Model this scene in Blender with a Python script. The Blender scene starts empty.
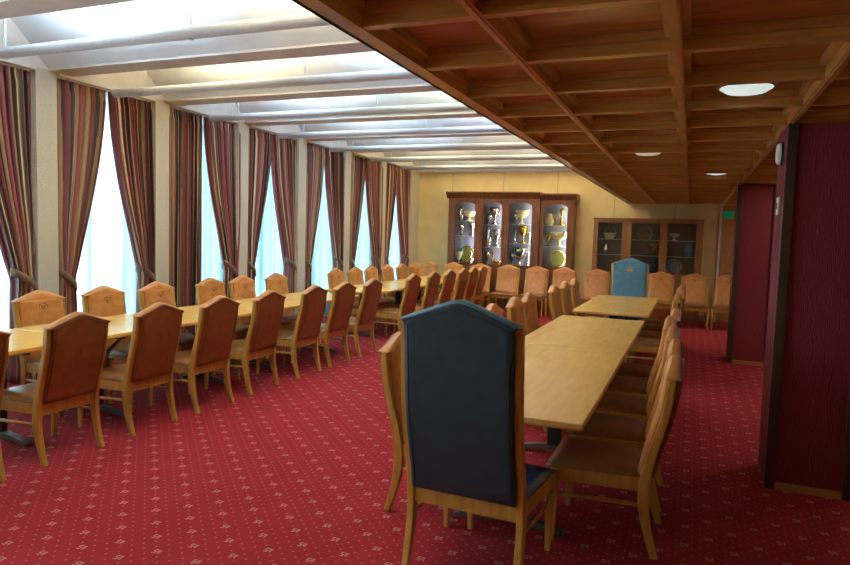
import bpy, math, random
from mathutils import Vector, Matrix
random.seed(7)
SC = bpy.context.scene
COL = SC.collection

# ------------------------------------------------------------------ camera, world, exposure
CAM = bpy.data.cameras.new('camera'); cam = bpy.data.objects.new('camera', CAM); COL.objects.link(cam)
CAM.sensor_width = 36.0; CAM.lens = 660.54 / 850 * 36; CAM.clip_start = .05; CAM.clip_end = 200
YAW, PITCH, ROLL = .380754, .0727032, .0295133
_f = Vector((-math.sin(YAW)*math.cos(PITCH), math.cos(YAW)*math.cos(PITCH), -math.sin(PITCH)))
_r0 = Vector((math.cos(YAW), math.sin(YAW), 0)); _u0 = _r0.cross(_f)
_r = math.cos(ROLL)*_r0 + math.sin(ROLL)*_u0; _u = -math.sin(ROLL)*_r0 + math.cos(ROLL)*_u0
cam.matrix_world = Matrix(((_r.x, _u.x, -_f.x, 0), (_r.y, _u.y, -_f.y, 0), (_r.z, _u.z, -_f.z, 1.6), (0, 0, 0, 1)))
SC.camera = cam

W = bpy.data.worlds.new('world'); SC.world = W; W.use_nodes = True
bg = W.node_tree.nodes['Background']
bg.inputs[0].default_value = (.74, .92, 1.0, 1); bg.inputs[1].default_value = 4.0
SC.view_settings.view_transform = 'Standard'; SC.view_settings.look = 'None'
SC.view_settings.gamma = 1; SC.view_settings.exposure = 1.18; SC.view_settings.use_curve_mapping = False
TUBE_W = 16.0          # watts of one fluorescent lamp in the tube luminaires
DOWN_E = .30           # emission of the lit ceiling lights
CAB_W = 5.0            # cabinet lamps
SC.cycles.use_denoising = True
SC.cycles.max_bounces = 10; SC.cycles.diffuse_bounces = 6; SC.cycles.transparent_max_bounces = 16
SC.cycles.sample_clamp_indirect = 6

# ------------------------------------------------------------------ helpers
def lin(r, g, b):
    f = lambda c: (c/255/12.92 if c/255 <= .04045 else ((c/255+.055)/1.055)**2.4)
    return (f(r), f(g), f(b), 1)

class MB:
    def __init__(s): s.v = []; s.f = []; s.uv = None
    def add(s, vs, fs):
        n = len(s.v); s.v += [tuple(p) for p in vs]; s.f += [tuple(i+n for i in f) for f in fs]; return s
    def box(s, x0, x1, y0, y1, z0, z1):
        return s.add([(x0,y0,z0),(x1,y0,z0),(x1,y1,z0),(x0,y1,z0),(x0,y0,z1),(x1,y0,z1),(x1,y1,z1),(x0,y1,z1)],
                     [(0,3,2,1),(4,5,6,7),(0,1,5,4),(1,2,6,5),(2,3,7,6),(3,0,4,7)])
    def loft(s, rings, cap=True, closed=False):
        n = len(rings[0]); vs = [p for r in rings for p in r]; fs = []
        m = len(rings)
        for i in range(m if closed else m-1):
            for j in range(n):
                a = i*n+j; b = i*n+(j+1) % n; c = ((i+1) % m)*n+(j+1) % n; d = ((i+1) % m)*n+j
                fs.append((a, b, c, d))
        if cap and not closed:
            fs.append(tuple(range(n-1, -1, -1))); fs.append(tuple((m-1)*n+j for j in range(n)))
        return s.add(vs, fs)
    def tube(s, pts, r, seg=10, closed=False):
        pts = [Vector(p) for p in pts]; rings = []
        n = len(pts); prev = None
        for i, p in enumerate(pts):
            if closed: t = pts[(i+1) % n]-pts[i-1]
            else: t = pts[min(i+1, n-1)]-pts[max(i-1, 0)]
            t.normalize()
            a = prev if prev is not None else (Vector((0,0,1)) if abs(t.z) < .9 else Vector((1,0,0)))
            b = t.cross(a); b.normalize(); a = b.cross(t); prev = a
            rr = r[i] if isinstance(r, (list, tuple)) else r
            rings.append([p + rr*(math.cos(2*math.pi*k/seg)*a + math.sin(2*math.pi*k/seg)*b) for k in range(seg)])
        return s.loft(rings, True, closed)
    def lathe(s, prof, seg=20, c=(0,0,0)):
        rings = [[(c[0]+r*math.cos(2*math.pi*k/seg), c[1]+r*math.sin(2*math.pi*k/seg), c[2]+z) for k in range(seg)] for r, z in prof]
        return s.loft(rings)
    def prism_y(s, poly, y0, y1):                # polygon in x,z pushed from y0 to y1
        return s.loft([[(x, y0, z) for x, z in poly], [(x, y1, z) for x, z in poly]])
    def prism_x(s, poly, x0, x1):                # polygon in y,z
        return s.loft([[(x0, y, z) for y, z in poly], [(x1, y, z) for y, z in poly]])
    def build(s, name, mat, parent=None, bevel=0, smooth=False, seg=2):
        me = bpy.data.meshes.new(name); me.from_pydata(s.v, [], s.f)
        import bmesh
        bm = bmesh.new(); bm.from_mesh(me)
        if s.uv is None: bmesh.ops.recalc_face_normals(bm, faces=bm.faces[:])
        bm.to_mesh(me); bm.free()
        if s.uv is not None:
            ul = me.uv_layers.new(name='UVMap')
            for l in me.loops: ul.data[l.index].uv = s.uv[l.vertex_index]
        me.materials.append(mat)
        if smooth:
            for p in me.polygons: p.use_smooth = True
        o = bpy.data.objects.new(name, me); COL.objects.link(o)
        if bevel:
            m = o.modifiers.new('bevel', 'BEVEL'); m.width = bevel; m.segments = seg; m.limit_method = 'ANGLE'
        if parent: o.parent = parent
        return o

def tag(o, label=None, cat=None, group=None, kind=None):
    if label: o['label'] = label
    if cat: o['category'] = cat
    if group: o['group'] = group
    if kind: o['kind'] = kind
    return o
def empty(name, loc=(0,0,0), rz=0):
    o = bpy.data.objects.new(name, None); COL.objects.link(o); o.location = loc; o.rotation_euler = (0,0,rz)
    o.empty_display_size = .1; return o
def copy_tree(o, parent=None):
    c = o.copy(); COL.objects.link(c)
    if parent: c.parent = parent
    for ch in list(o.children): copy_tree(ch, c)
    return c

# ------------------------------------------------------------------ materials
def newmat(name):
    m = bpy.data.materials.new(name); m.use_nodes = True
    return m, m.node_tree.nodes, m.node_tree.links, m.node_tree.nodes['Principled BSDF']
def plain(name, c, rough=.5, metal=0, spec=.5, bump=0, bscale=60):
    m, n, l, b = newmat(name)
    b.inputs['Base Color'].default_value = c; b.inputs['Roughness'].default_value = rough
    b.inputs['Metallic'].default_value = metal; b.inputs['Specular IOR Level'].default_value = spec
    tc = n.new('ShaderNodeTexCoord'); nz = n.new('ShaderNodeTexNoise'); nz.inputs['Scale'].default_value = bscale
    l.new(tc.outputs['Object'], nz.inputs['Vector'])
    mx = n.new('ShaderNodeMix'); mx.data_type = 'RGBA'; mx.blend_type = 'MULTIPLY'; mx.inputs['Factor'].default_value = .25
    mx.inputs[6].default_value = c; l.new(nz.outputs['Fac'], mx.inputs[7]); 
    if metal < .5: l.new(mx.outputs[2], b.inputs['Base Color'])
    if bump:
        bp = n.new('ShaderNodeBump'); bp.inputs['Strength'].default_value = bump; bp.inputs['Distance'].default_value = .01
        l.new(nz.outputs['Fac'], bp.inputs['Height']); l.new(bp.outputs['Normal'], b.inputs['Normal'])
    return m
def wood(name, c1, c2, rough=.35, scale=(30,30,3), spec=.5, coat=0):
    m, n, l, b = newmat(name)
    tc = n.new('ShaderNodeTexCoord'); mp = n.new('ShaderNodeMapping'); mp.inputs['Scale'].default_value = scale
    nz = n.new('ShaderNodeTexNoise'); nz.inputs['Scale'].default_value = 1.0; nz.inputs['Detail'].default_value = 5; nz.inputs['Distortion'].default_value = .6
    cr = n.new('ShaderNodeValToRGB'); cr.color_ramp.elements[0].position = .3; cr.color_ramp.elements[1].position = .7
    cr.color_ramp.elements[0].color = c1; cr.color_ramp.elements[1].color = c2
    l.new(tc.outputs['Object'], mp.inputs['Vector']); l.new(mp.outputs['Vector'], nz.inputs['Vector'])
    l.new(nz.outputs['Fac'], cr.inputs['Fac']); l.new(cr.outputs['Color'], b.inputs['Base Color'])
    b.inputs['Roughness'].default_value = rough; b.inputs['Specular IOR Level'].default_value = spec
    b.inputs['Coat Weight'].default_value = coat; b.inputs['Coat Roughness'].default_value = .15
    return m
def emit(name, c, s):
    m, n, l, b = newmat(name)
    b.inputs['Base Color'].default_value = (.8,.8,.8,1)
    b.inputs['Emission Color'].default_value = c; b.inputs['Emission Strength'].default_value = s
    return m
def leather(name, c1, c2, rough=.38):
    m, n, l, b = newmat(name)
    tc = n.new('ShaderNodeTexCoord'); nz = n.new('ShaderNodeTexNoise'); nz.inputs['Scale'].default_value = 14; nz.inputs['Detail'].default_value = 6
    cr = n.new('ShaderNodeValToRGB'); cr.color_ramp.elements[0].color = c1; cr.color_ramp.elements[1].color = c2
    cr.color_ramp.elements[0].position = .35; cr.color_ramp.elements[1].position = .65
    v = n.new('ShaderNodeTexVoronoi'); v.inputs['Scale'].default_value = 260
    bp = n.new('ShaderNodeBump'); bp.inputs['Strength'].default_value = .12; bp.inputs['Distance'].default_value = .003
    l.new(tc.outputs['Object'], nz.inputs['Vector']); l.new(tc.outputs['Object'], v.inputs['Vector'])
    l.new(nz.outputs['Fac'], cr.inputs['Fac']); l.new(cr.outputs['Color'], b.inputs['Base Color'])
    l.new(v.outputs['Distance'], bp.inputs['Height']); l.new(bp.outputs['Normal'], b.inputs['Normal'])
    b.inputs['Roughness'].default_value = rough
    return m
def glass(name, tint=(1,1,1,1), refl=1.45):
    m = bpy.data.materials.new(name); m.use_nodes = True; n = m.node_tree.nodes; l = m.node_tree.links; n.clear()
    out = n.new('ShaderNodeOutputMaterial'); mx = n.new('ShaderNodeMixShader'); t = n.new('ShaderNodeBsdfTransparent'); g = n.new('ShaderNodeBsdfGlossy')
    fr = n.new('ShaderNodeFresnel'); fr.inputs['IOR'].default_value = refl
    t.inputs['Color'].default_value = tint; g.inputs['Roughness'].default_value = .02
    l.new(fr.outputs[0], mx.inputs[0]); l.new(t.outputs[0], mx.inputs[1]); l.new(g.outputs[0], mx.inputs[2]); l.new(mx.outputs[0], out.inputs['Surface'])
    return m

M = {}
M['oak'] = wood('honey_oak', lin(168,122,48), lin(198,152,70), .35)
M['tabletop'] = wood('beech_veneer', lin(230,176,88), lin(244,198,112), .27, (26,3,26))
M['tan'] = leather('tan_leather', lin(186,120,58), lin(202,138,74))
M['brown'] = leather('chestnut_leather', lin(122,72,30), lin(140,86,38))
M['seat'] = leather('seat_leather', lin(122,80,42), lin(140,94,52), .28)
M['piping'] = plain('dark_piping', lin(96,44,22), .4)
M['navy'] = leather('shaded_blue_leather', lin(22,54,64), lin(32,66,78), .42)  # blue leather of the chair rear, its lack of light put into the colour
M['bluefront'] = leather('lit_blue_leather', lin(74,122,148), lin(86,136,162), .42)  # same blue leather on the front, lighter because light is put into the colour
M['blueseat'] = leather('deep_blue_leather', lin(24,58,112), lin(32,70,128), .35)
M['navypipe'] = plain('navy_piping', lin(14,28,46), .4)
M['emboss'] = plain('embossed_crest', lin(166,108,60), .5)
M['gold'] = plain('gold', lin(214,176,84), .25, 1)
M['goldthread'] = plain('gold_thread', lin(196,176,120), .5)
M['silver'] = plain('silver', lin(205,205,200), .18, 1)
M['olive'] = plain('olive_gilt', lin(112,112,44), .35, .3)
M['bronze'] = plain('bronze', lin(150,110,60), .3, 1)
M['cream_china'] = plain('cream_china', lin(236,226,170), .25)
M['white_china'] = plain('white_china', lin(228,228,222), .25)
M['blue_china'] = plain('blue_china', lin(60,80,120), .25)
M['steel'] = plain('steel', lin(120,124,130), .3, 1)
M['footwhite'] = plain('pale_metal', lin(104,98,90), .4, .3)
M['dark'] = plain('black_plastic', lin(30,28,28), .5)
M['white'] = plain('white_paint', lin(238,236,232), .6, bscale=8); M['vault'] = plain('vault_paint', lin(222,230,238), .7, bscale=3)
M['beam'] = plain('beam_paint', lin(212,204,202), .7, bscale=6)
M['tube'] = plain('white_enamel', lin(206,209,216), .35)
M['cream'] = plain('cream_panel', lin(238,212,152), .55, bscale=3)
M['grey'] = plain('seam_grey', lin(170,156,120), .7)
M['stucco'] = plain('roughcast', lin(220,214,192), .85, bump=.9, bscale=90)
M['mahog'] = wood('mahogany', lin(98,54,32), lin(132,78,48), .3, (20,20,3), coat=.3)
M['low_cab_wood'] = wood('walnut', lin(128,78,36), lin(158,104,54), .32, (20,20,3), coat=.2)  # orange-brown wood of the low cabinet
M['rib'] = wood('coffer_rib_wood', lin(166,118,52), lin(198,146,70), .3, (5,5,30), coat=.25)
M['ribx'] = wood('coffer_crossrib_wood', lin(166,118,52), lin(198,146,70), .3, (5,40,40), coat=.25)
M['panel'] = wood('coffer_panel_wood', lin(152,94,36), lin(186,122,52), .25, (3,24,24), coat=.3)
M['trimdark'] = wood('dark_edge_wood', lin(50,34,24), lin(74,50,34), .4)
M['skirt'] = wood('skirting_oak', lin(150,104,52), lin(176,126,68), .4, (3,30,30))
M['doorwood'] = wood('door_oak', lin(168,116,58), lin(190,138,74), .4, (20,20,2))
M['glass'] = glass('cabinet_glass')
M['winglass'] = glass('window_glass', (.96,.99,1,1))
def frosted():
    m = bpy.data.materials.new('shelf_glass'); m.use_nodes = True; n = m.node_tree.nodes; l = m.node_tree.links; n.clear()
    out = n.new('ShaderNodeOutputMaterial'); t = n.new('ShaderNodeBsdfTransparent'); d = n.new('ShaderNodeBsdfDiffuse'); x = n.new('ShaderNodeMixShader')
    t.inputs[0].default_value = (.95,1,.98,1); d.inputs[0].default_value = (.85,.9,.9,1); x.inputs[0].default_value = .22
    l.new(t.outputs[0], x.inputs[1]); l.new(d.outputs[0], x.inputs[2]); l.new(x.outputs[0], out.inputs[0]); return m
M['shelfglass'] = frosted(); M['shelfedge'] = plain('shelf_edge', lin(222,226,224), .3)
M['cabback'] = plain('cabinet_lining', lin(136,144,170), .7)
M['cabdark'] = plain('dark_cabinet_lining', lin(92,72,58), .7)
M['exit'] = emit('exit_green_lit', lin(0,130,76), .12); M['exit'].node_tree.nodes['Principled BSDF'].inputs['Base Color'].default_value = lin(0,120,70)
M['lamp_cool'] = emit('fluorescent_cool', (.80,.94,1,1), 3)
M['lamp_warm'] = emit('fluorescent_warm', (1,.78,.40,1), 3)
M['lamp_green'] = emit('fluorescent_green', (.86,1,.68,1), 3)
M['down_on'] = emit('opal_lit', (.80,1,.95,1), DOWN_E)
M['down_fill'] = emit('opal_fill', (1,.93,.80,1), 22)  # strong glow for the added lights out of view
M['down_dim'] = emit('opal_dim', (1,.86,.7,1), .14)

def burgundy():
    m, n, l, b = newmat('burgundy_moire')
    tc = n.new('ShaderNodeTexCoord'); mp = n.new('ShaderNodeMapping'); mp.inputs['Scale'].default_value = (5,5,1.3)
    wv = n.new('ShaderNodeTexWave'); wv.inputs['Scale'].default_value = 6; wv.inputs['Distortion'].default_value = 14; wv.inputs['Detail'].default_value = 3; wv.inputs['Detail Scale'].default_value = .7
    cr = n.new('ShaderNodeValToRGB'); cr.color_ramp.elements[0].color = lin(94,26,38); cr.color_ramp.elements[1].color = lin(146,48,62)
    l.new(tc.outputs['Object'], mp.inputs[0]); l.new(mp.outputs[0], wv.inputs[0]); l.new(wv.outputs['Fac'], cr.inputs[0]); l.new(cr.outputs[0], b.inputs['Base Color'])
    b.inputs['Roughness'].default_value = .6; b.inputs['Specular IOR Level'].default_value = .3
    return m
M['burgundy'] = burgundy()

def math_node(n, l, op, a, b=None, c=None):
    m = n.new('ShaderNodeMath'); m.operation = op
    for i, v in enumerate((a, b, c)):
        if v is None: continue
        if isinstance(v, (int, float)): m.inputs[i].default_value = v
        else: l.new(v, m.inputs[i])
    return m.outputs[0]
def carpet():
    m, n, l, b = newmat('patterned_carpet')
    mt = lambda op, a, b=None, c=None: math_node(n, l, op, a, b, c)
    tc = n.new('ShaderNodeTexCoord'); sp = n.new('ShaderNodeSeparateXYZ'); l.new(tc.outputs['Object'], sp.inputs[0])
    xs = mt('DIVIDE', mt('ADD', sp.outputs[0], 2.365), .2415); ys = mt('DIVIDE', mt('SUBTRACT', sp.outputs[1], 2.45), .245)
    def cell(v, off, size):
        return mt('MULTIPLY', mt('SUBTRACT', mt('FRACT', mt('ADD', v, .5+off)), .5), size)
    def rect(px, py, cx, cy, hx, hy):
        a = mt('LESS_THAN', mt('ABSOLUTE', mt('SUBTRACT', px, cx)), hx); c = mt('LESS_THAN', mt('ABSOLUTE', mt('SUBTRACT', py, cy)), hy)
        return mt('MULTIPLY', a, c)
    tot = None
    for off in (0, .5):
        px = cell(xs, off, .2415); py = cell(ys, off, .245)
        for r in ((-.011,.022,.013,.0042),(-.011,0,.013,.0042),(-.011,-.022,.013,.0042),(-.020,.011,.0036,.011),(-.002,-.011,.0036,.011),
                  (.012,.006,.0036,.018),(.020,.020,.010,.0042),(.024,-.004,.0036,.018)):
            q = rect(px, py, *(.76*t_ for t_ in r)); tot = q if tot is None else mt('MAXIMUM', tot, q)
    u = mt('ADD', xs, ys); v = mt('SUBTRACT', ys, xs)
    du = cell(mt('MULTIPLY', u, 3), 0, 1); dv = cell(mt('MULTIPLY', v, 3), 0, 1)
    dot = mt('LESS_THAN', mt('ADD', mt('MULTIPLY', du, du), mt('MULTIPLY', dv, dv)), .010)
    iu = cell(u, 0, 1); iv = cell(v, 0, 1)
    far = mt('GREATER_THAN', mt('ADD', mt('MULTIPLY', iu, iu), mt('MULTIPLY', iv, iv)), .03)
    dots = mt('MULTIPLY', mt('MULTIPLY', dot, far), .36)
    fac = mt('MAXIMUM', mt('MULTIPLY', tot, .72), dots)
    nz = n.new('ShaderNodeTexNoise'); nz.inputs['Scale'].default_value = 3; l.new(tc.outputs['Object'], nz.inputs['Vector'])
    n2 = n.new('ShaderNodeTexNoise'); n2.inputs['Scale'].default_value = 320; l.new(tc.outputs['Object'], n2.inputs['Vector'])
    cr = n.new('ShaderNodeValToRGB'); cr.color_ramp.elements[0].color = lin(166,42,52); cr.color_ramp.elements[1].color = lin(184,52,62)
    l.new(nz.outputs['Fac'], cr.inputs[0])
    mx = n.new('ShaderNodeMix'); mx.data_type = 'RGBA'; l.new(fac, mx.inputs['Factor']); l.new(cr.outputs[0], mx.inputs[6]); mx.inputs[7].default_value = lin(222,176,158)
    m2 = n.new('ShaderNodeMix'); m2.data_type = 'RGBA'; m2.blend_type = 'MULTIPLY'; m2.inputs['Factor'].default_value = .45
    l.new(mx.outputs[2], m2.inputs[6]); l.new(n2.outputs['Fac'], m2.inputs[7]); l.new(m2.outputs[2], b.inputs['Base Color'])
    bp = n.new('ShaderNodeBump'); bp.inputs['Strength'].default_value = .4; bp.inputs['Distance'].default_value = .004
    l.new(n2.outputs['Fac'], bp.inputs['Height']); l.new(bp.outputs[0], b.inputs['Normal'])
    b.inputs['Roughness'].default_value = .95; b.inputs['Specular IOR Level'].default_value = .1
    return m
M['carpet'] = carpet()

def curtain_mat():
    m, n, l, b = newmat('striped_curtain')
    uv = n.new('ShaderNodeUVMap'); sp = n.new('ShaderNodeSeparateXYZ'); l.new(uv.outputs[0], sp.inputs[0])
    fr = math_node(n, l, 'FRACT', sp.outputs[0])
    cr = n.new('ShaderNodeValToRGB'); cr.color_ramp.interpolation = 'CONSTANT'
    burg, rose, tan, blk, cream, brn = lin(116,46,50), lin(146,70,68), lin(158,126,84), lin(48,36,34), lin(212,192,146), lin(118,82,56)
    bands = [(0,burg),(.08,rose),(.24,cream),(.26,tan),(.36,blk),(.43,cream),(.45,burg),(.58,tan),(.66,blk),(.74,cream),(.76,brn),(.86,blk),(.90,tan),(.94,burg)]
    e = cr.color_ramp.elements
    e[0].position = 0; e[0].color = burg; e[1].position = .94; e[1].color = burg
    for p, c in bands[1:-1]:
        k = e.new(p); k.color = c
    l.new(fr, cr.inputs[0]); l.new(cr.outputs[0], b.inputs['Base Color'])
    b.inputs['Roughness'].default_value = .6; b.inputs['Sheen Weight'].default_value = .2
    return m
M['curtain'] = curtain_mat()
def sheer_mat():
    m = bpy.data.materials.new('sheer_voile'); m.use_nodes = True; n = m.node_tree.nodes; l = m.node_tree.links; n.clear()
    out = n.new('ShaderNodeOutputMaterial'); t = n.new('ShaderNodeBsdfTransparent'); tr = n.new('ShaderNodeBsdfTranslucent'); df = n.new('ShaderNodeBsdfDiffuse')
    t.inputs[0].default_value = (.66,.93,1,1); tr.inputs[0].default_value = (.56,.90,.97,1); df.inputs[0].default_value = (.84,.92,.95,1)
    a = n.new('ShaderNodeMixShader'); a.inputs[0].default_value = .3; c = n.new('ShaderNodeMixShader'); c.inputs[0].default_value = .6
    l.new(tr.outputs[0], a.inputs[1]); l.new(df.outputs[0], a.inputs[2]); l.new(t.outputs[0], c.inputs[1]); l.new(a.outputs[0], c.inputs[2]); l.new(c.outputs[0], out.inputs[0])
    return m
M['sheer'] = sheer_mat()

# ------------------------------------------------------------------ the setting
XW, YB, XR, YS = -6.06, 14.60, 3.2, -2.2       # window wall, back wall, right wall, wall behind the camera
ZC = 2.37                                       # underside of the coffers
XE = -1.29                                      # edge of the coffered soffit
BAY = 1.57
def structure(o, label=None):
    o['kind'] = 'structure'
    if label: o['label'] = label
    return o
structure(MB().box(XW-.6, XR+.2, YS-.2, YB+.2, -.1, 0).build('floor', M['carpet']))
structure(MB().box(XW-.5, XR+.2, YB, YB+.2, 0, 3.9).build('wall_back', M['cream']))
structure(MB().box(XW-.3, XR+.2, YS-.2, YS, 0, 3.9).build('wall_front', M['cream']))
structure(MB().box(XR, XR+.2, YS, YB, 0, 3.9).build('wall_right', M['cream']))
# window wall: pillars, parapet and the strip above the curtains
pil = [4.81 + BAY*k for k in range(-4, 6)]
w = MB()
w.box(XW-.45, XW-.27, YS, YB, 0, .35); w.box(XW-.45, XW-.0, YS, YB, 3.13, 3.9)
for y in pil: w.box(XW-.45, XW, y-.115, y+.115, 0, 3.13)
w.box(XW-.45, XW, 14.12, YB, 0, 3.13); w.box(XW-.45, XW, YS, pil[0]-1.45, 0, 3.13)
structure(w.build('wall_left', M['stucco']))
structure(MB().box(XW, XW+.012, YS, YB, 3.13, 3.62).build('trim_4', M['white']))
edges = [pil[0]-1.45+.0] + pil
openings = []
for i in range(len(pil)):
    y0 = pil[i]+.115; y1 = pil[i+1]-.115 if i+1 < len(pil) else 14.12
    openings.append((y0, y1))
for i, (y0, y1) in enumerate(openings):
    wn = structure(empty('window_%d' % (i+1), (XW-.36, (y0+y1)/2, .35)), None)
    h = 2.78; a = (y1-y0)/2
    f = MB().box(-.03,.03,-a,-a+.05,0,h).box(-.03,.03,a-.05,a,0,h).box(-.03,.03,-a+.05,a-.05,0,.06).box(-.03,.03,-a+.05,a-.05,h-.06,h).box(-.025,.025,-.03,.03,.06,h-.06)
    f.build('window_frame', M['white'], wn)
    MB().box(-.004,.004,-a+.05,a-.05,.06,h-.06).build('pane', M['winglass'], wn)
# white vaulted ceiling bays between beams
c = MB(); bm_ = MB()
for k in range(-4, 7):
    b0 = 4.82 + BAY*k; b1 = b0 + .27
    bm_.box(XW, XE, b0, min(b1, YB), 3.12, 3.30)
    s0, s1 = b0-1.30, b0
    c.prism_x([(s0,3.14),(s0+.44,3.56),(s1-.44,3.56),(s1,3.14),(s1+.14,3.14),(s1+.14,3.66),(s0-.13,3.66),(s0-.13,3.14)], XW, XE)
structure(c.build('ceiling', M['vault']))
structure(bm_.build('ceiling_beams', M['beam']))
# coffered soffit
RP = .645
xr = [-1.385+RP*i for i in range(1, 8)]; yr = [2.30+RP*k for k in range(-7, 20)]
pn = MB().box(XE, XR, YS, YB, ZC+.085, ZC+.2).box(XE, XE+.02, YS, YB, ZC, 3.9)
cof = structure(pn.build('ceiling_coffered', M['panel']))
r = MB(); rx = MB()
r.box(XE, XE+.09, YS, YB, ZC, ZC+.088)
for x in xr:
    if x < XR: r.box(x-.020, x+.020, YS, YB, ZC, ZC+.088); r.box(x-.009, x+.009, YS, YB, ZC-.007, ZC)
for x0 in [XE+.05] + xr:
    for s in (-1, 1):
        if x0 < 0 and x0 == XE+.05 and s < 0: continue
        e = .04 if x0 == XE+.05 else .020
        r.box(x0+s*e, x0+s*(e+.03), YS, YB, ZC+.052, ZC+.088) if s > 0 else r.box(x0-e-.03, x0-e, YS, YB, ZC+.052, ZC+.088)
for y in yr:
    if YS < y < YB-.1:
        rx.box(XE+.09, XR, y-.020, y+.020, ZC+.003, ZC+.087); rx.box(XE+.09, XR, y-.027, y-.020, ZC+.003, ZC+.02)
        rx.box(XE+.09, XR, y-.055, y-.020, ZC+.050, ZC+.087); rx.box(XE+.09, XR, y+.020, y+.055, ZC+.050, ZC+.087)
rx.box(XE, XR, YB-.08, YB, ZC, ZC+.088)
r.build('rib', M['rib'], cof); rx.build('cross_rib', M['ribx'], cof)
# back wall joints, skirting, door and corner strip at the right
sj = MB()
for x in (-5.22, -4.0, -2.78, -1.56, -.34): sj.box(x-.006, x+.006, YB-.004, YB, .12, 3.12)
structure(sj.build('trim_1', M['grey']))
structure(MB().box(XW, XR, YB-.02, YB, 0, .11).build('baseboard_back', M['skirt']))
structure(MB().box(XW, XE, YB-.05, YB, 3.06, 3.13).build('trim_2', M['white']))
structure(MB().box(.505, .54, YB-.06, YB, 0, ZC).build('trim_3', M['white']))
dr = structure(empty('door_1', (1.0, YB, 0)))
MB().box(-.45, .45, -.045, 0, .01, 2.36).build('door_leaf', M['doorwood'], dr)
MB().tube([(-.36,-.09,1.0),(-.24,-.09,1.0)], .01).tube([(-.36,-.045,1.0),(-.36,-.09,1.0)], .01).build('door_handle', M['steel'], dr)
# columns clad in burgundy fabric
def column(y0, n):
    o = empty('column', (.53, y0, 0)); structure(o, 'square burgundy fabric-clad column ' + n)
    H = ZC
    MB().box(.005, .495, .02, .50, 0, H).build('fabric_panel', M['burgundy'], o)
    t = MB()
    for x in (0, .44): t.box(x, x+.06, -.008, .045, 0, H)
    t.build('edge_strip', M['trimdark'], o, .004)
    MB().box(.06, .44, -.006, .02, 0, .045).build('skirting', M['skirt'], o)
    return o
column(4.79, 'nearest the camera'); column(9.66, 'further back in the room')

# ------------------------------------------------------------------ tube luminaires in the ceiling bays
ORD = ['first','second','third','fourth','fifth','sixth','seventh','eighth','ninth','tenth','eleventh','twelfth','thirteenth','fourteenth','fifteenth']
lampcol = {-2:'cc', -1:'cw', 0:'cw', 1:'wc', 2:'cg', 3:'cc', 4:'cw', 5:'ww', 6:'ww'}
rgb = {'c':((.78,.93,1),'lamp_cool'), 'w':((1,.80,.46),'lamp_warm'), 'g':((.88,1,.72),'lamp_green')}
for k in range(-1, 7):
    y = 4.02 + BAY*k
    o = empty('tube_luminaire', (-3.65, y, 3.05))
    tag(o, 'long white tubular ceiling luminaire in the %s ceiling bay from the camera' % ORD[k+1], 'ceiling light', 'tube luminaires in the ceiling bays')
    L = 2.34
    # open-topped tube
    prof = [(.047*math.cos(a), .047*math.sin(a)) for a in [math.radians(55 - 290*i/14) for i in range(15)]]
    inner = [(.043*math.cos(a), .043*math.sin(a)) for a in [math.radians(55 - 290*(14-i)/14) for i in range(15)]]
    MB().prism_x(prof + inner, -L, L).build('tube', M['tube'], o, smooth=False)
    for rxp in (-1.9, .1, 2.05):
        MB().tube([(rxp, 0, -.04), (rxp, 0, .51)], .007, 8).tube([(rxp,0,-.052),(rxp,0,-.040)], .02, 10).tube([(rxp,0,.42),(rxp,0,.505)], [.012,.035], 12).build('rod', M['tube'], o)
    for j, cch in enumerate(lampcol[k]):
        x0, x1 = ((-1.62, -.30), (.45, 1.75))[j]
        lm = MB().tube([(x0, 0, .012), (x1, 0, .012)], .013, 8).build('lamp', M[rgb[cch][1]], o)
        ld = bpy.data.lights.new('lamp_light', 'AREA'); ld.shape = 'RECTANGLE'; ld.size = x1-x0; ld.size_y = .05
        ld.energy = TUBE_W; ld.color = rgb[cch][0]; ld.spread = math.radians(165)
        lo = bpy.data.objects.new('lamp_light', ld); COL.objects.link(lo); lo.parent = o
        lo.location = ((x0+x1)/2, 0, .045); lo.rotation_euler = (math.pi, 0, 0)

# ceiling lights in the coffers
def downlight(x, y, mat, label):
    o = empty('ceiling_light', (x, y, ZC+.085)); tag(o, label, 'ceiling light', 'round lights in the wooden coffers')
    MB().lathe([(.148,0),(.150,-.02),(.140,-.035),(.130,-.035)], 32).build('rim', M['steel'], o, smooth=True)
    MB().lathe([(.130,-.012),(.130,-.036),(.10,-.056),(.05,-.066),(.0001,-.068)], 32).build('diffuser', mat, o, smooth=True)
for x, y, mt, lb in [(.225, 3.92, M['down_on'], 'brightly lit round ceiling light in the nearest coffers'),
                     (-.42, 6.49, M['down_dim'], 'unlit round ceiling light in the middle of the coffered ceiling'),
                     (.225, 8.43, M['down_on'], 'lit round ceiling light near the farther burgundy column'),]:
    downlight(x, y, mt, lb)
for i, (x, y) in enumerate([(-.42, 1.33), (.225, -.6), (1.515, 1.33), (1.515, 3.92), (1.515, 6.49), (1.515, 9.07), (1.515, 11.65), (2.16, 12.9), (2.8, 6.49)]):  # unseen lights, added to brighten the right-hand side of the hall
    downlight(x, y, M['down_fill' if x > 1 and y > 5 else 'down_on'], 'added round fill light out of view, %s of those' % ORD[i])

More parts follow.
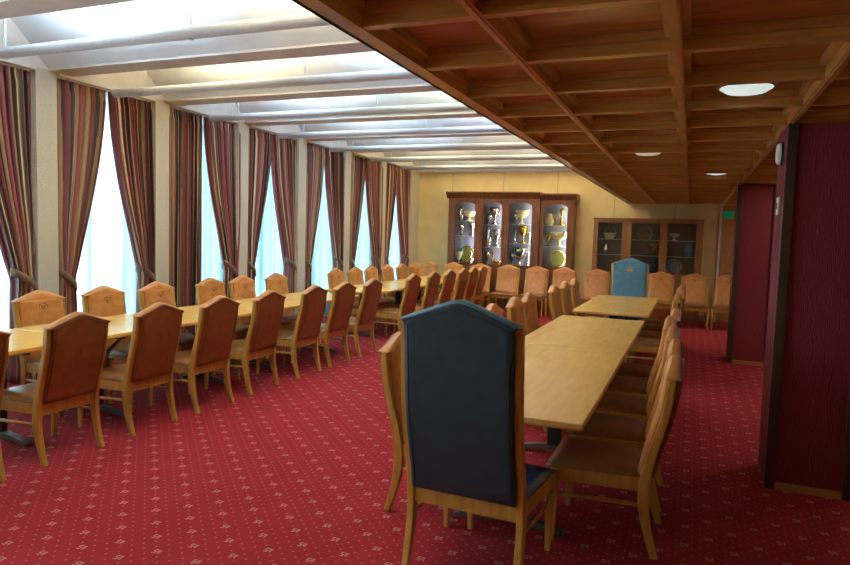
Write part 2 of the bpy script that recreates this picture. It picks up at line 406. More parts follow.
# ------------------------------------------------------------------ curtains
def drape(name, y_out, y_in, ztop, tie, seed, label, parent=None, tied=True):
    """curtain hanging from y_out (by the pillar) to y_in (bay middle); tied back at height tie"""
    rnd = random.Random(seed)
    nu, nv = 90, 44
    sgn = 1 if y_in > y_out else -1; wid = abs(y_in-y_out)
    npl = 10; ph = [rnd.uniform(-.5,.5) for _ in range(npl+2)]
    mb = MB(); mb.uv = []
    X0 = XW-.07
    for j in range(nv+1):
        v = j/nv; z = ztop*(1-v)+.012*v
        if tied:
            if z > tie:
                q = (ztop-z)/(ztop-tie)                 # 0 at top, 1 at tie
                wi = wid*(1-.06*q) - (wid*.66)*(q**1.75)
            else:
                q = (tie-z)/tie; wi = wid*.28 + wid*.10*math.sin(min(1, q*1.4)*math.pi/2)
            off = wid*.05*math.exp(-((z-tie)/.35)**2)
        else:
            wi = wid*(.97-.06*v); off = 0
        sq = wi/wid
        for i in range(nu+1):
            u = i/nu
            kpl = min(int(u*npl), npl-1)
            phase = u*npl*2*math.pi + ph[kpl]*.0
            amp = .044 + .016*(1-sq) + .012*math.sin(3.1*u*math.pi+seed)
            dx = amp*math.sin(phase + .6*math.sin(2.2*v+seed+5*u)) + .018*math.sin(2*math.pi*u*2.3+seed)
            dy = .35*amp*math.sin(2*phase+seed)*sq
            if v < .03: dx *= .7
            y = y_out + sgn*(off + u*wi + dy)
            mb.v.append((X0 + dx + .012, y, z)); mb.uv.append((u*2.0+.1, v))
    for j in range(nv):
        for i in range(nu):
            a = j*(nu+1)+i; mb.f.append((a, a+1, a+nu+2, a+nu+1))
    o = mb.build('curtain', M['curtain'], parent, smooth=True)
    s = o.modifiers.new('solid', 'SOLIDIFY'); s.thickness = .004
    tag(o, label, 'curtain', 'striped curtains at the windows')
    if tied:
        # tieback: a band round the gathered cloth
        b = MB(); yc = y_out + sgn*wid*.20; hw = wid*.19
        pts = []
        for t in range(17):
            a = 2*math.pi*t/16
            pts.append((X0+.012+.080*math.cos(a), yc + hw*math.sin(a), tie - .10*math.sin(a)))
        rings = []
        for p in pts[:-1]:
            n_ = Vector((p[0]-X0-.012, (p[1]-yc)*.3, 0)).normalized()*.006
            rings.append([(p[0]-n_.x,p[1]-n_.y,p[2]-.04),(p[0]+n_.x,p[1]+n_.y,p[2]-.04),(p[0]+n_.x,p[1]+n_.y,p[2]+.04),(p[0]-n_.x,p[1]-n_.y,p[2]+.04)])
        b.loft(rings, closed=True)
        b.uv = [(.77+.03*(i % 4 > 1), i/64) for i in range(len(b.v))]
        b.build('tieback', M['curtain'], o, smooth=True)
    return o
def sheer(y0, y1, seed, label):
    nu, nv = 80, 4; mb = MB()
    for j in range(nv+1):
        z = 3.09 - (3.09-.04)*j/nv
        for i in range(nu+1):
            u = i/nu
            mb.v.append((XW-.235+.022*math.sin(u*2*math.pi*11+seed)+.012*math.sin(u*31+seed), y0+.01+(y1-y0-.02)*u, z))
    for j in range(nv):
        for i in range(nu):
            a = j*(nu+1)+i; mb.f.append((a, a+1, a+nu+2, a+nu+1))
    o = mb.build('sheer_curtain', M['sheer'], smooth=True)
    tag(o, label, 'sheer curtain', 'white sheers at the windows')
vis = [i for i, (a, b) in enumerate(openings) if b > 1.5]
first = None
for n_, i in enumerate([i for i in range(len(openings)) if openings[i][1] > 4.0]):
    y0, y1 = openings[i]
    y0 -= .0; y1 += .0
    w = ORD[n_]
    mid = (y0+y1)/2
    drape('curtain', y0-.015, mid-.005, 3.08, 1.02, 3+n_*2, 'striped burgundy and gold curtain on the left of the %s window from the camera' % w, tied=(n_ != 2))
    drape('curtain', y1+.03, mid+.02, 3.08, 1.02, 4+n_*2, 'striped burgundy and gold curtain on the right of the %s window from the camera' % w)
    sheer(y0+.02, y1-.02, n_, 'white translucent sheer hanging in the %s window from the camera' % w)
    t = MB().box(XW-.17, XW+.03, y0+.02, y1-.02, 3.095, 3.125).box(XW-.13, XW-.05, y0+.02, y1-.02, 3.08, 3.095)
    t = t.build('curtain_track', M['white']); tag(t, 'white curtain track board above the %s window from the camera' % w, 'curtain track', 'curtain tracks under the beams')

# ------------------------------------------------------------------ chairs (face local +Y, rear post knee at y = 0)
def interp(tab, z):
    for (z0, y0), (z1, y1) in zip(tab, tab[1:]):
        if z <= z1:
            t = (z-z0)/(z1-z0); t = max(0, min(1, t)); return y0+(y1-y0)*t
    return tab[-1][1]
def smooth_tab(tab, n=40):
    z0, z1 = tab[0][0], tab[-1][0]; zs = [z0+(z1-z0)*i/n for i in range(n+1)]
    ys = [interp(tab, z) for z in zs]
    for _ in range(4): ys = [ys[0]] + [(ys[i-1]+2*ys[i]+ys[i+1])/4 for i in range(1, n)] + [ys[-1]]
    return list(zip(zs, ys))
def make_chair(name, hw, fw, zcor, zpk, mats, depth=.49, crest='emboss'):
    o = empty(name)
    P = smooth_tab([(0,-.066),(.10,-.034),(.24,0),(.40,.0),(.55,-.035),(.72,-.085),(.86,-.105),(.95,-.11),(1.35,-.15)])
    py = lambda z: interp(P, z)
    wp = .036
    for s in (-1, 1):
        rings = []
        for i in range(21):
            z = zcor*i/20; t = .022 + .006*math.exp(-((z-.34)/.14)**2) - .005*max(0, (z-.5)/.5) - .004*max(0, (.2-z)/.2)
            xo = s*(hw - .002*(z < .1)); xi = s*(hw-wp)
            yc = py(z)
            rings.append([(xo, yc-t, z), (xi, yc-t, z), (xi, yc+t, z), (xo, yc+t, z)])
        MB().loft(rings).build('leg', M['oak'], o, .006)
        xc = s*(fw-.022)
        rings = []
        for z, h, dy in ((0,.014,.004),(.15,.017,.002),(.30,.021,0),(.40,.023,0)):
            rings.append([(xc-h, depth-.045-h+dy, z),(xc+h, depth-.045-h+dy, z),(xc+h, depth-.045+h+dy, z),(xc-h, depth-.045+h+dy, z)])
        MB().loft(rings).build('leg', M['oak'], o, .006)
        # side rail and stretcher
        rail = MB().add([(s*(hw-.034),.015,.335),(s*(hw-.010),.015,.335),(s*(fw-.008),depth-.06,.335),(s*(fw-.034),depth-.06,.335),
                         (s*(hw-.034),.015,.405),(s*(hw-.010),.015,.405),(s*(fw-.008),depth-.06,.405),(s*(fw-.034),depth-.06,.405)],
                        [(0,3,2,1),(4,5,6,7),(0,1,5,4),(1,2,6,5),(2,3,7,6),(3,0,4,7)])
        rail.build('side_rail', M['oak'], o, .004)
        MB().tube([(s*(hw-.018), .012, .265), (s*(fw-.022), depth-.05, .262)], .0125, 8).build('stretcher', M['oak'], o, smooth=True)
    MB().box(-fw+.045, fw-.045, depth-.062, depth-.036, .335, .405).build('front_rail', M['oak'], o, .004)
    MB().box(-hw+.034, hw-.034, -.015, .012, .322, .40).build('back_rail', M['oak'], o, .004)
    # seat cushion with a soft crown
    mb = MB(); nx, ny = 12, 10; top = []; bot = []
    for j in range(ny+1):
        v = j/ny; y = .018+(depth-.018)*v; ww = (hw-.012)*(1-v)+(fw-.002)*v
        for i in range(nx+1):
            u = -1+2*i/nx
            e = (1-abs(u)**6)*(1-abs(2*v-1)**6)
            top.append((u*ww*(1-.012*(1-e)), y, .415+.028*e+.012*(1-u*u)*math.sin(math.pi*v)))
            bot.append((u*ww*.985, y, .404))
    mb.v = top+bot; N = len(top)
    for j in range(ny):
        for i in range(nx):
            a = j*(nx+1)+i; mb.f.append((a,a+1,a+nx+2,a+nx+1)); mb.f.append((N+a,N+a+nx+1,N+a+nx+2,N+a+1))
    for i in range(nx):
        mb.f.append((i, N+i, N+i+1, i+1)); a = ny*(nx+1)+i; mb.f.append((a, a+1, N+a+1, N+a))
    for j in range(ny):
        a = j*(nx+1); mb.f.append((a, a+nx+1, N+a+nx+1, N+a)); a += nx; mb.f.append((a, N+a, N+a+nx+1, a+nx+1))
    mb.build('seat', mats['seat'], o, smooth=True)
    # backrest: front upholstery with gabled crest, thick enough to cap the posts; rear skin a part of its own
    iw = hw-wp+.001; cw = hw+.002 if crest == 'emboss' else hw-.012; fwid = iw if crest == 'emboss' else hw-.004
    def ztop(x):
        t = 1-math.sqrt((x/cw)**2+.012)+.06
        return zcor + (zpk-zcor)*max(0, min(1, t*1.02))
    rows = []
    nx, nz = 16, 14
    for j in range(nz+1): rows.append((.405+(zcor-.405-.004)*j/nz, iw, 0))
    for j in range(6): rows.append((None, cw, j/5))
    fr, bk = [], []
    for (z, ww, q) in rows:
        for i in range(nx+1):
            x = ww*(-1+2*i/nx)
            zz = z if z is not None else zcor + (ztop(x)-zcor)*q
            edge = 1-abs(x/ww)**8
            rnd_ = 1 if z is not None else (1-.55*q**4)
            yc = py(zz)
            fr.append((x, yc + (.030+.016*edge)*rnd_ if z is not None else yc+(.030+.012*edge)*rnd_, zz))
            bk.append((x, yc - (.012 if z is not None else .034*rnd_), zz))
    mb = MB(); mb.v = fr+bk; N = len(fr); nr = len(rows)
    for j in range(nr-1):
        for i in range(nx):
            a = j*(nx+1)+i
            mb.f.append((a, a+1, a+nx+2, a+nx+1)); mb.f.append((N+a, N+a+nx+1, N+a+nx+2, N+a+1))
    for i in range(nx):
        mb.f.append((i, N+i, N+i+1, i+1)); a = (nr-1)*(nx+1)+i; mb.f.append((a, a+1, N+a+1, N+a))
    for j in range(nr-1):
        a = j*(nx+1); mb.f.append((a, a+nx+1, N+a+nx+1, N+a)); a += nx; mb.f.append((a, N+a, N+a+nx+1, a+nx+1))
    back = mb.build('backrest', mats['front'], o, .004, smooth=True)
    # rear panel
    mb = MB(); ins = .006; gr = []
    for j in range(nz+7):
        for i in range(nx+1):
            u = -1+2*i/nx
            if j <= nz: x = u*(iw-.001); z = .407+(zcor-.02-.407)*j/nz; ww = 0
            else:
                x = u*(cw-.010); q = (j-nz)/6; zz0 = zcor-.002; z = zz0+(ztop(x)-.014-zz0)*q
            gr.append((x, z))
    fv = [(x, py(z)-.042, z) for x, z in gr]; bv = [(x, py(z)-.010, z) for x, z in gr]
    mb.v = fv+bv; N = len(fv); nr = nz+7
    for j in range(nr-1):
        for i in range(nx):
            a = j*(nx+1)+i
            mb.f.append((a, a+nx+1, a+nx+2, a+1)); mb.f.append((N+a, N+a+1, N+a+nx+2, N+a+nx+1))
    for i in range(nx):
        mb.f.append((i, i+1, N+i+1, N+i)); a = (nr-1)*(nx+1)+i; mb.f.append((a, N+a, N+a+1, a+1))
    for j in range(nr-1):
        a = j*(nx+1); mb.f.append((a, N+a, N+a+nx+1, a+nx+1)); a += nx; mb.f.append((a, a+nx+1, N+a+nx+1, N+a))
    rear = mb.build('back_panel', mats['rear'], o, smooth=True)
    # piping inside the rear panel's edge
    pts = []
    xi = iw-.016
    n_ = 12
    for i in range(n_+1): pts.append((-xi, .425+(zcor-.03-.425)*i/n_))
    for i in range(13):
        x = -xi+2*xi*i/12; pts.append((x, ztop(x)-.040))
    for i in range(n_+1): pts.append((xi, zcor-.03-(zcor-.03-.425)*i/n_))
    MB().tube([(x, py(z)-.042, z) for x, z in pts], .0028, 6).build('piping', mats['pipe'], rear, smooth=True)
    # crest on the front of the backrest
    zc = zpk-.155; yf = py(zc)+.043
    if crest == 'emboss':
        mb = MB()
        ring = [(.042*math.cos(2*math.pi*k/24), yf, zc+.042*math.sin(2*math.pi*k/24)) for k in range(24)]
        mb.tube(ring, .0045, 6, closed=True)
        mb.loft([[(x, yf-.003, z+zc) for x, z in ((-.02,.022),(.02,.022),(.02,-.005),(0,-.026),(-.02,-.005))], [(x, yf+.005, z+zc) for x, z in ((-.02,.022),(.02,.022),(.02,-.005),(0,-.026),(-.02,-.005))]])
        mb.build('emblem', M['emboss'], back, smooth=False)
    else:
        zc = zpk-.19; yf = py(zc)+.041
        mb = MB()
        mb.loft([[(x, yf, z+zc) for x, z in crown()], [(x, yf+.008, z+zc) for x, z in crown()]])
        for x in (-.05,-.025,0,.025,.05): mb.lathe([(.0001,-.008),(.008,0),(.0001,.008)], 8, (x, yf+.004, zc+.034+.012*(1-abs(x)/.05)))
        mb.build('emblem', M['goldthread'], back)
    return o
def crown():
    return [(-.045,-.03),(.045,-.03),(.055,.025),(.036,.002),(.026,.034),(.013,.004),(0,.042),(-.013,.004),(-.026,.034),(-.036,.002),(-.055,.025)]

tan_mats = dict(seat=M['seat'], front=M['tan'], rear=M['brown'], pipe=M['piping'])
blue_mats = dict(seat=M['blueseat'], front=M['bluefront'], rear=M['navy'], pipe=M['navypipe'])
proto = make_chair('dining_chair', .244, .272, .922, 1.012, tan_mats)
used = [False]
def put(x, y, face, label, group):
    o = copy_tree(proto) if used[0] else proto
    used[0] = True
    j = random.uniform(-.012, .012)
    o.location = (x, y, 0); o.rotation_euler = (0, 0, face+j)
    tag(o, label, 'chair', group)
WEST, EAST, SOUTH, NORTH = math.pi/2, -math.pi/2, math.pi, 0
for i, y in enumerate([2.52, 3.26, 4.00, 4.72, 5.46, 6.30, 6.99, 7.74, 9.11, 9.95, 10.71, 11.45, 12.05, 12.65]):
    put(-3.945, y, WEST, 'leather dining chair on the aisle side of the window tables, %s from the camera' % ORD[i], 'aisle-side chairs at the window tables')
for i, y in enumerate([4.13, 4.82, 5.52, 6.38, 6.98, 7.74, 9.40, 10.07, 10.68, 11.36, 12.05, 12.72]):
    put(-5.215, y, EAST, 'leather dining chair on the window side of the window tables, %s from the camera' % ORD[i], 'window-side chairs at the window tables')
for i, y in enumerate([3.67, 4.30, 4.95, 5.60, 6.28, 8.10, 8.78, 9.44, 10.08]):
    put(-.155-[0,.01,.04,.08,.05,.07,.03,.06,.04][i], y, WEST, 'leather dining chair on the column side of the middle tables, %s from the camera' % ORD[i], 'column-side chairs at the middle tables')
for i, y in enumerate([3.62, 5.62, 6.42, 7.02, 8.42, 9.20, 10.0]):
    put(-1.485, y, EAST, 'leather dining chair on the aisle side of the middle tables, %s from the camera' % ORD[i], 'aisle-side chairs at the middle tables')
cab = ['at the left end, nearest the window wall', 'second from the left', 'third from the left', 'fourth from the left', 'fifth from the left', 'sixth from the left', 'just left of the tall blue chair', 'just right of the tall blue chair', 'second right of the tall blue chair', 'at the right end by the column']
for x, lb in zip([-5.42,-4.83,-4.21,-3.58,-2.97,-2.39,-1.74,-.52,.10,.68], cab):
    put(x, 13.62, SOUTH, 'leather chair facing us in the back row, ' + lb, 'chairs along the back wall')
blue = make_chair('high_backed_chair', .290, .305, 1.22, 1.325, blue_mats, .50, 'crown')
blue.location = (-.91, 2.86, 0); blue.rotation_euler = (0, 0, math.radians(-3.5))
tag(blue, 'tall blue leather head chair seen from behind, in the foreground', 'chair', 'blue head chairs')
b2 = copy_tree(blue); b2.location = (-.885, 10.88, 0); b2.rotation_euler = (0, 0, math.pi)
tag(b2, 'tall blue leather head chair facing us at the far table end', 'chair', 'blue head chairs')

# ------------------------------------------------------------------ tables (long axis local Y)
def make_table(L, wd):
    o = empty('conference_table')
    MB().box(-wd/2, wd/2, -L/2, L/2, .712, .74).build('tabletop', M['tabletop'], o, .006)
    MB().box(-wd/2+.0, wd/2-.0, -L/2+.0, L/2-.0, .706, .7125).build('edge_band', M['oak'], o)
    for s in (-1, 1):
        y = s*(L/2-.42)
        f = MB().box(-.30, .30, y-.03, y+.03, .66, .705); f.build('apron', M['trimdark'], o, .004)
        MB().box(-.05, .05, y-.028, y+.028, .06, .66).build('pedestal', M['dark'], o, .006)
        ft = MB()
        rings = []
        for x, z, h in ((-.31,.012,.012),(-.26,.026,.016),(-.14,.045,.02),(0,.055,.022),(.14,.045,.02),(.26,.026,.016),(.31,.012,.012)):
            rings.append([(x, y-.028, z-h), (x, y+.028, z-h), (x, y+.028, z+h), (x, y-.028, z+h)])
        ft.loft(rings); ft.build('foot', M['footwhite'], o, .004)
        MB().tube([(0, y-s*.02, .30), (0, y-s*.12, .50), (0, y-s*.34, .665), (0, y-s*.40, .70)], .016, 8).build('brace', M['steel'], o, smooth=True)
    return o
TL = 2.185
tproto = make_table(TL, .885)
tabs = [(-4.635, 2.59), (-4.635, 4.79), (-4.635, 6.98), (-4.635, 9.70), (-4.635, 11.90), (-.865, 4.17), (-.865, 6.36), (-.855, 9.31)]
tl = ['honey veneer table in the window row, nearest the camera', 'honey veneer table in the window row, second from the camera', 'honey veneer table in the window row, third from the camera',
      'honey veneer table in the window row, just past the gap', 'honey veneer table in the window row, farthest from the camera',
      'honey veneer table right in front of the foreground tall blue chair', 'honey veneer table joined to the far end of the foreground one', 'honey veneer table standing apart before the far blue chair']
for i, ((x, y), lb) in enumerate(zip(tabs, tl)):
    o = tproto if i == 0 else copy_tree(tproto)
    o.location = (x, y, 0); tag(o, lb, 'table', 'long conference tables')
    if i == 7: o.scale = (1, 1.14, 1)

# ------------------------------------------------------------------ display cabinets
YC = 14.20
def arch_frame(x0, x1, z0, z1, a0, a1, b0, b1, rise, y0, y1):
    """a door frame: outer x0..x1,z0..z1; opening a0..a1,b0..b1 with arched top"""
    mb = MB()
    mb.box(x0, a0, y0, y1, z0, z1); mb.box(a1, x1, y0, y1, z0, z1); mb.box(a0, a1, y0, y1, z0, b0)
    n = 14
    for i in range(n):
        xa = a0+(a1-a0)*i/n; xb = a0+(a1-a0)*(i+1)/n
        h = lambda x: b1 - rise*(abs(2*(x-a0)/(a1-a0)-1)**2.2)
        mb.loft([[(xa,y0,h(xa)),(xb,y0,h(xb)),(xb,y0,z1),(xa,y0,z1)], [(xa,y1,h(xa)),(xb,y1,h(xb)),(xb,y1,z1),(xa,y1,z1)]])
    return mb
def cabinet(x0, x1, ztop, panes, label, wood_, lining, rise, zb, zt, shelves, corn, yf=YC, lamp=0, cl=.05, cr_=.05):
    o = empty('display_cabinet', (0, 0, 0)); tag(o, label, 'display cabinet')
    yb = YB-.03
    b = MB().box(x0, x0+.035, yf+.02, yb, 0, ztop-corn).box(x1-.035, x1, yf+.02, yb, 0, ztop-corn).box(x0+.035, x1-.035, yf+.02, yb, 0, .10)
    b.box(x0+.035, x1-.035, yf+.02, yb, zb-.09, zb-.045).box(x0+.035, x1-.035, yf+.02, yb, ztop-corn-.05, ztop-corn)
    xs = [x0] + [(panes[i][1]+panes[i+1][0])/2 for i in range(len(panes)-1)] + [x1]
    for x in xs[1:-1]: b.box(x-.012, x+.012, yf+.03, yb-.02, zb-.045, ztop-corn-.05)
    b.build('body', wood_, o, .003)
    MB().box(x0+.035, x1-.035, yb-.02, yb, .10, ztop-corn-.05).build('back_lining', lining, o)
    if corn > .05:
        MB().prism_x([(yf+.01, ztop-corn), (yb, ztop-corn), (yb, ztop), (yf-.075, ztop), (yf-.075, ztop-.03), (yf-.05, ztop-.05), (yf-.02, ztop-corn+.04), (yf-.01, ztop-corn+.02)], x0-cl, x1+cr_).build('cornice', wood_, o)
    else:
        MB().box(x0-.01, x1+.01, yf-.02, yb, ztop-corn, ztop).build('top', wood_, o, .004)
    for i, (a0, a1) in enumerate(panes):
        d = arch_frame(xs[i]+.003, xs[i+1]-.003, zb-.085, ztop-corn-.005, a0, a1, zb, zt, rise, yf, yf+.018).build('door', wood_, o)
        MB().box(a0-.005, a1+.005, yf+.006, yf+.010, zb-.01, zt+.01).build('glass_pane', M['glass'], d)
        MB().lathe([(.0001,0),(.009,.004),(.012,.014),(.0001,.020)], 10, (0,0,0)).build('knob', M['bronze'], d).matrix_local = Matrix.Translation((a0-.03, yf+.001, 1.45)) @ Matrix.Rotation(math.pi/2, 4, 'X')
        ld = MB().box(xs[i]+.003, xs[i+1]-.003, yf, yf+.018, .105, zb-.09).box(xs[i]+.08, xs[i+1]-.08, yf-.008, yf, .18, zb-.17).build('lower_door', wood_, o, .003)
        for z in shelves[i]:
            sh = MB().box(xs[i]+.04, xs[i+1]-.04, yf+.05, yb-.03, z-.008, z).build('shelf', M['shelfglass'], o)
            MB().box(xs[i]+.04, xs[i+1]-.04, yf+.040, yf+.049, z-.010, z).build('shelf_edge', M['shelfedge'], sh)
        if lamp:
            l_ = bpy.data.lights.new('cabinet_light', 'AREA'); l_.shape = 'RECTANGLE'; l_.size = .03; l_.size_y = zt-zb; l_.energy = lamp; l_.color = (1,.93,.78)
            lo = bpy.data.objects.new('cabinet_light', l_); COL.objects.link(lo); lo.parent = o; lo.location = (a1+.022, yf+.035, (zb+zt)/2); lo.rotation_euler = (math.pi/2, 0, -.0)
    return o
cabinet(-5.16, -3.065, 2.58, [(-5.0,-4.53),(-4.33,-3.91),(-3.75,-3.24)], 'tall mahogany display cabinet with three arched glass doors, on back wall', M['mahog'], M['cabback'], .07, .98, 2.36,
        [(1.93,1.60),(1.86,1.36),(1.88,1.46)], .14, lamp=CAB_W, cr_=.004)
cabinet(-3.055, -2.34, 2.55, [(-2.985,-2.48)], 'mahogany display cabinet with one arched glass door, beside the wider one', M['mahog'], M['cabback'], .07, .98, 2.33, [(1.87,1.42)], .14, yf=YC+.03, lamp=CAB_W, cl=.004)
cabinet(-1.92, .21, 2.055, [(-1.82,-1.34),(-1.15,-.60),(-.45,.08)], 'low brown display cabinet with three dark glass doors, behind far blue chair', M['low_cab_wood'], M['cabdark'], 0, .95, 1.97,
        [(1.62,1.30),(1.62,1.30),(1.62,1.30)], .04)

# trophies and ornaments, each standing on a shelf
yi = 14.40
def orn(name, x, z, parts, label, cat, y=yi, group=None):
    root = None
    o = empty(name, (x, y, z)); tag(o, label, cat, group)
    for pn_, prof, mt in parts: MB().lathe([(r_*1.2, z_*1.08) for r_, z_ in prof], 20).build(pn_, M[mt], o, smooth=True)
    return o
def bowl_prof(r, h): return [(r*.5,0),(r*.5,.012),(r*.16,.03),(r*.13,h*.38),(r*.55,h*.44),(r*.88,h*.62),(r,h*.86),(r*.97,h*.86),(r*.82,h*.64),(r*.4,h*.5),(.0001,h*.48)]
def cup_prof(r, h): return [(r*.8,0),(r*.8,h*.06),(r*.2,h*.14),(r*.16,h*.35),(r*.6,h*.5),(r*.95,h*.75),(r,h),(r*.92,h),(r*.85,h*.76),(r*.4,h*.52),(.0001,h*.5)]
def vase_prof(r, h): return [(r*.6,0),(r*.65,h*.05),(r,h*.35),(r*.9,h*.55),(r*.4,h*.8),(r*.55,h),(r*.45,h),(r*.3,h*.8),(.0001,h*.7)]
def candle_prof(r, h): return [(r,0),(r,h*.05),(r*.3,h*.12),(r*.45,h*.3),(r*.2,h*.4),(r*.2,h*.65),(r*.5,h*.75),(r*.6,h*.85),(r*.3,h*.92),(.0001,h)]
def handles(o, r, h, mt, n_='handle'):
    for s in (-1, 1):
        pts = [(s*(r*.7+.035*math.sin(math.pi*t/8)), 0, h*(.55+.38*t/8)) for t in range(9)]
        MB().tube(pts, .006, 6).build(n_, M[mt], o, smooth=True)
def plate(x, z, r, mt, rimmt, label, y=yi+.06):
    o = empty('display_plate', (x, y, z)); tag(o, label, 'plate')
    tilt = Matrix.Translation((0, 0, r+.012)) @ Matrix.Rotation(math.radians(80), 4, 'X')
    def L_(prof, mt, nm):
        p = MB().lathe(prof, 32).build(nm, M[mt], o, smooth=True); p.matrix_local = tilt
    L_([(.0001,0),(r*.6,0),(r*.68,.012),(r,.02),(r,.014),(r*.68,.004),(r*.6,-.006),(.0001,-.006)], mt, 'dish')
    L_([(r*.76,.0165),(r*.90,.0205),(r*.90,.0225),(r*.76,.0185)], rimmt, 'rim_band')
    L_([(.0001,.001),(r*.32,.001),(r*.30,.008),(.0001,.012)], rimmt, 'boss')
    MB().box(-r*.5, r*.5, -.03, .07, 0, .012).box(-r*.5, -r*.45, -.03, -.02, .012, .03).box(r*.45, r*.5, -.03, -.02, .012, .03).build('stand', M['bronze'], o)
    return o
B0 = .936
# left door
orn('footed_bowl', -4.72, 1.93, [('bowl', bowl_prof(.15,.24), 'cream_china')], 'pale gold footed bowl on the top shelf behind the leftmost arched door', 'bowl')
orn('trophy_cup', -4.93, 1.93, [('cup', vase_prof(.06,.30), 'silver')], 'slim silver vase beside the pale bowl on the top left shelf', 'vase')
orn('glass_goblet', -4.90, 1.60, [('cup', cup_prof(.06,.24), 'silver')], 'silver goblet on the middle shelf behind the leftmost arched door', 'goblet')
orn('glass_goblet', -4.63, 1.60, [('cup', cup_prof(.08,.27), 'silver')], 'wide silver goblet right on the middle shelf of the leftmost door', 'goblet')
plate(-4.77, B0, .21, 'silver', 'olive', 'large silver plate with gilt bands standing behind the leftmost door')
orn('trophy_cup', -4.92, B0, [('cup', cup_prof(.07,.28), 'cream_china')], 'cream cup standing before the large plate at far left', 'trophy', y=yi-.08)
# second door
o = orn('trophy_cup', -4.12, 1.86, [('cup', cup_prof(.10,.36), 'silver')], 'tall silver cup with handles on the second door top shelf', 'trophy'); handles(o, .10, .36, 'silver')
orn('trophy_cup', -4.25, 1.36, [('cup', vase_prof(.07,.38), 'silver')], 'silver vase on the left of the second door middle shelf', 'vase')
o = orn('trophy_cup', -4.05, 1.36, [('cup', cup_prof(.10,.36), 'silver')], 'wide silver cup with handles on the second door middle shelf', 'trophy'); handles(o, .10, .36, 'silver')
orn('figurine', -4.14, B0, [('body', candle_prof(.075,.34), 'bronze')], 'bronze figurine standing low behind the second arched door', 'figurine')
orn('footed_bowl', -4.0, B0, [('bowl', bowl_prof(.09,.13), 'gold')], 'small gold bowl low behind the second arched door', 'bowl', y=yi-.09)
orn('glass_goblet', -4.24, 1.86, [('cup', cup_prof(.055,.22), 'silver')], 'small silver goblet left of the tall cup, second door top shelf', 'goblet')
orn('candlestick', -4.62, B0, [('stem', candle_prof(.045,.30), 'silver')], 'silver candlestick low on the right behind the leftmost door', 'candlestick', y=yi-.08)
orn('trophy_cup', -4.26, B0, [('cup', cup_prof(.06,.30), 'silver')], 'silver cup low on the left behind the second door', 'trophy')
# third door
orn('glass_goblet', -3.64, 1.88, [('cup', cup_prof(.05,.22), 'silver')], 'small silver goblet left of the cream bowl, third door', 'goblet')
orn('glass_goblet', -3.31, 1.46, [('cup', cup_prof(.05,.24), 'silver')], 'small silver goblet right of the tall gold cup', 'goblet')
orn('glass_goblet', -3.68, B0, [('cup', cup_prof(.055,.28), 'silver')], 'silver goblet low on the left behind the third door', 'goblet')
orn('footed_bowl', -3.50, 1.88, [('bowl', bowl_prof(.13,.34), 'cream_china')], 'cream bowl on a tall foot behind the third arched door', 'bowl')
o = orn('trophy_cup', -3.46, 1.46, [('cup', cup_prof(.09,.36), 'gold')], 'tall gold cup with handles on the third door middle shelf', 'trophy'); handles(o, .09, .36, 'gold')
orn('candlestick', -3.64, 1.46, [('stem', candle_prof(.05,.30), 'silver')], 'silver candlestick left of the tall gold cup', 'candlestick')
o = orn('trophy_cup', -3.52, B0, [('cup', cup_prof(.15,.40), 'silver')], 'large silver trophy with handles low behind the third door', 'trophy'); handles(o, .15, .40, 'silver')
orn('candlestick', -3.32, B0, [('stem', candle_prof(.05,.36), 'silver')], 'silver candlestick low on the right behind the third door', 'candlestick')
# single cabinet
orn('trophy_cup', -2.89, 1.87, [('cup', vase_prof(.085,.24), 'cream_china')], 'squat cream jug on the single cabinet top shelf', 'jug')
orn('candlestick', -2.62, 1.87, [('stem', candle_prof(.09,.36), 'gold')], 'tall gold ornament on the single cabinet top shelf', 'ornament')
orn('footed_bowl', -2.65, 1.42, [('bowl', bowl_prof(.165,.34), 'cream_china')], 'large cream bowl on the single cabinet middle shelf', 'bowl')
orn('trophy_cup', -2.91, 1.42, [('cup', cup_prof(.06,.26), 'gold')], 'small gold cup left of the large cream bowl', 'trophy')
orn('trophy_cup', -2.76, 1.87, [('cup', cup_prof(.045,.20), 'bronze')], 'small bronze cup between jug and gold ornament on top shelf', 'trophy')
plate(-2.70, B0, .20, 'cream_china', 'olive', 'big cream and gold plate standing low in the single cabinet')
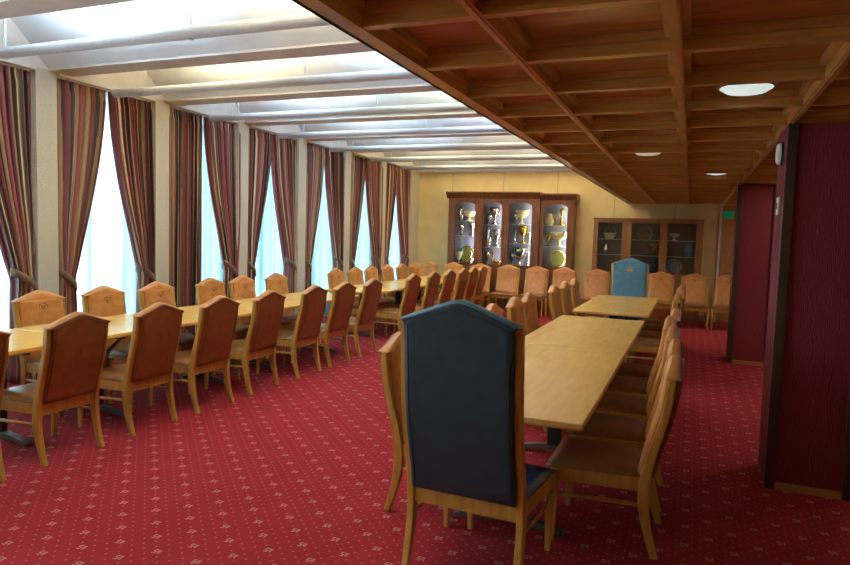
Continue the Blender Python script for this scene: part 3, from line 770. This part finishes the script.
# right cabinet
B1 = .906
bk = orn('basket', -1.60, 1.62, [('bowl', [(.07,0),(.11,.11),(.12,.12),(.11,.12),(.065,.012),(.0001,.012)], 'cream_china')], 'cream basket with hooped handle behind the low cabinet left door', 'basket')
MB().tube([(.115*math.cos(math.pi*t/12), 0, .115+.15*math.sin(math.pi*t/12)) for t in range(13)], .008, 6).build('handle', M['bronze'], bk, smooth=True)
orn('vase', -1.66, 1.30, [('body', vase_prof(.06,.22), 'silver')], 'slim silver vase behind the low cabinet left door', 'vase')
bk = orn('basket', -.90, 1.62, [('bowl', [(.08,0),(.13,.10),(.14,.11),(.13,.11),(.075,.012),(.0001,.012)], 'bronze')], 'bronze basket with hooped handle behind the low cabinet middle door', 'basket')
MB().tube([(.135*math.cos(math.pi*t/12), 0, .105+.17*math.sin(math.pi*t/12)) for t in range(13)], .010, 6).build('handle', M['silver'], bk, smooth=True)
orn('trophy_cup', -.74, 1.30, [('cup', cup_prof(.09,.24), 'gold')], 'gold cup behind the low cabinet middle door', 'trophy')
orn('vase', -.68, B1, [('body', vase_prof(.08,.30), 'blue_china')], 'dark blue vase low behind the low cabinet middle door', 'vase')
orn('footed_bowl', -.33, 1.62, [('bowl', bowl_prof(.09,.16), 'white_china')], 'small white bowl on the low cabinet right top shelf', 'bowl')
plate(-.32, B1, .16, 'white_china', 'blue_china', 'white plate with blue band behind the low cabinet right door')
orn('vase', -.04, 1.30, [('body', vase_prof(.09,.26), 'blue_china')], 'blue vase on the low cabinet right middle shelf', 'vase')

# ------------------------------------------------------------------ small fittings
o = empty('exit_sign', (.66, YB-.07, 2.17)); tag(o, 'small green exit sign on the far oak door by the column', 'exit sign')
MB().box(-.10,.10,-.015,.025,-.065,.065).build('plate', M['exit'], o, .004)
o = empty('wall_clock', (.535, 5.06, 2.21)); tag(o, 'small round white disc high on the near column side', 'detector')
p = MB().lathe([(.072,0),(.072,.02),(.06,.035),(.0001,.038)], 24).build('cover', M['white'], o, smooth=True); p.matrix_local = Matrix.Rotation(-math.pi/2, 4, 'Y')
p = MB().lathe([(.080,0),(.080,.012),(.074,.012)], 24).build('rim', M['dark'], o, smooth=True); p.matrix_local = Matrix.Rotation(-math.pi/2, 4, 'Y')
o = empty('wall_switch', (.535, 5.04, 1.86)); tag(o, 'small white switch plate on the near column side below the disc', 'switch')
MB().box(-.014, 0, -.04, .04, -.06, .06).build('plate', M['white'], o, .003)
MB().box(-.020, -.014, -.012, .012, -.022, .022).build('rocker', M['dark'], o, .002)
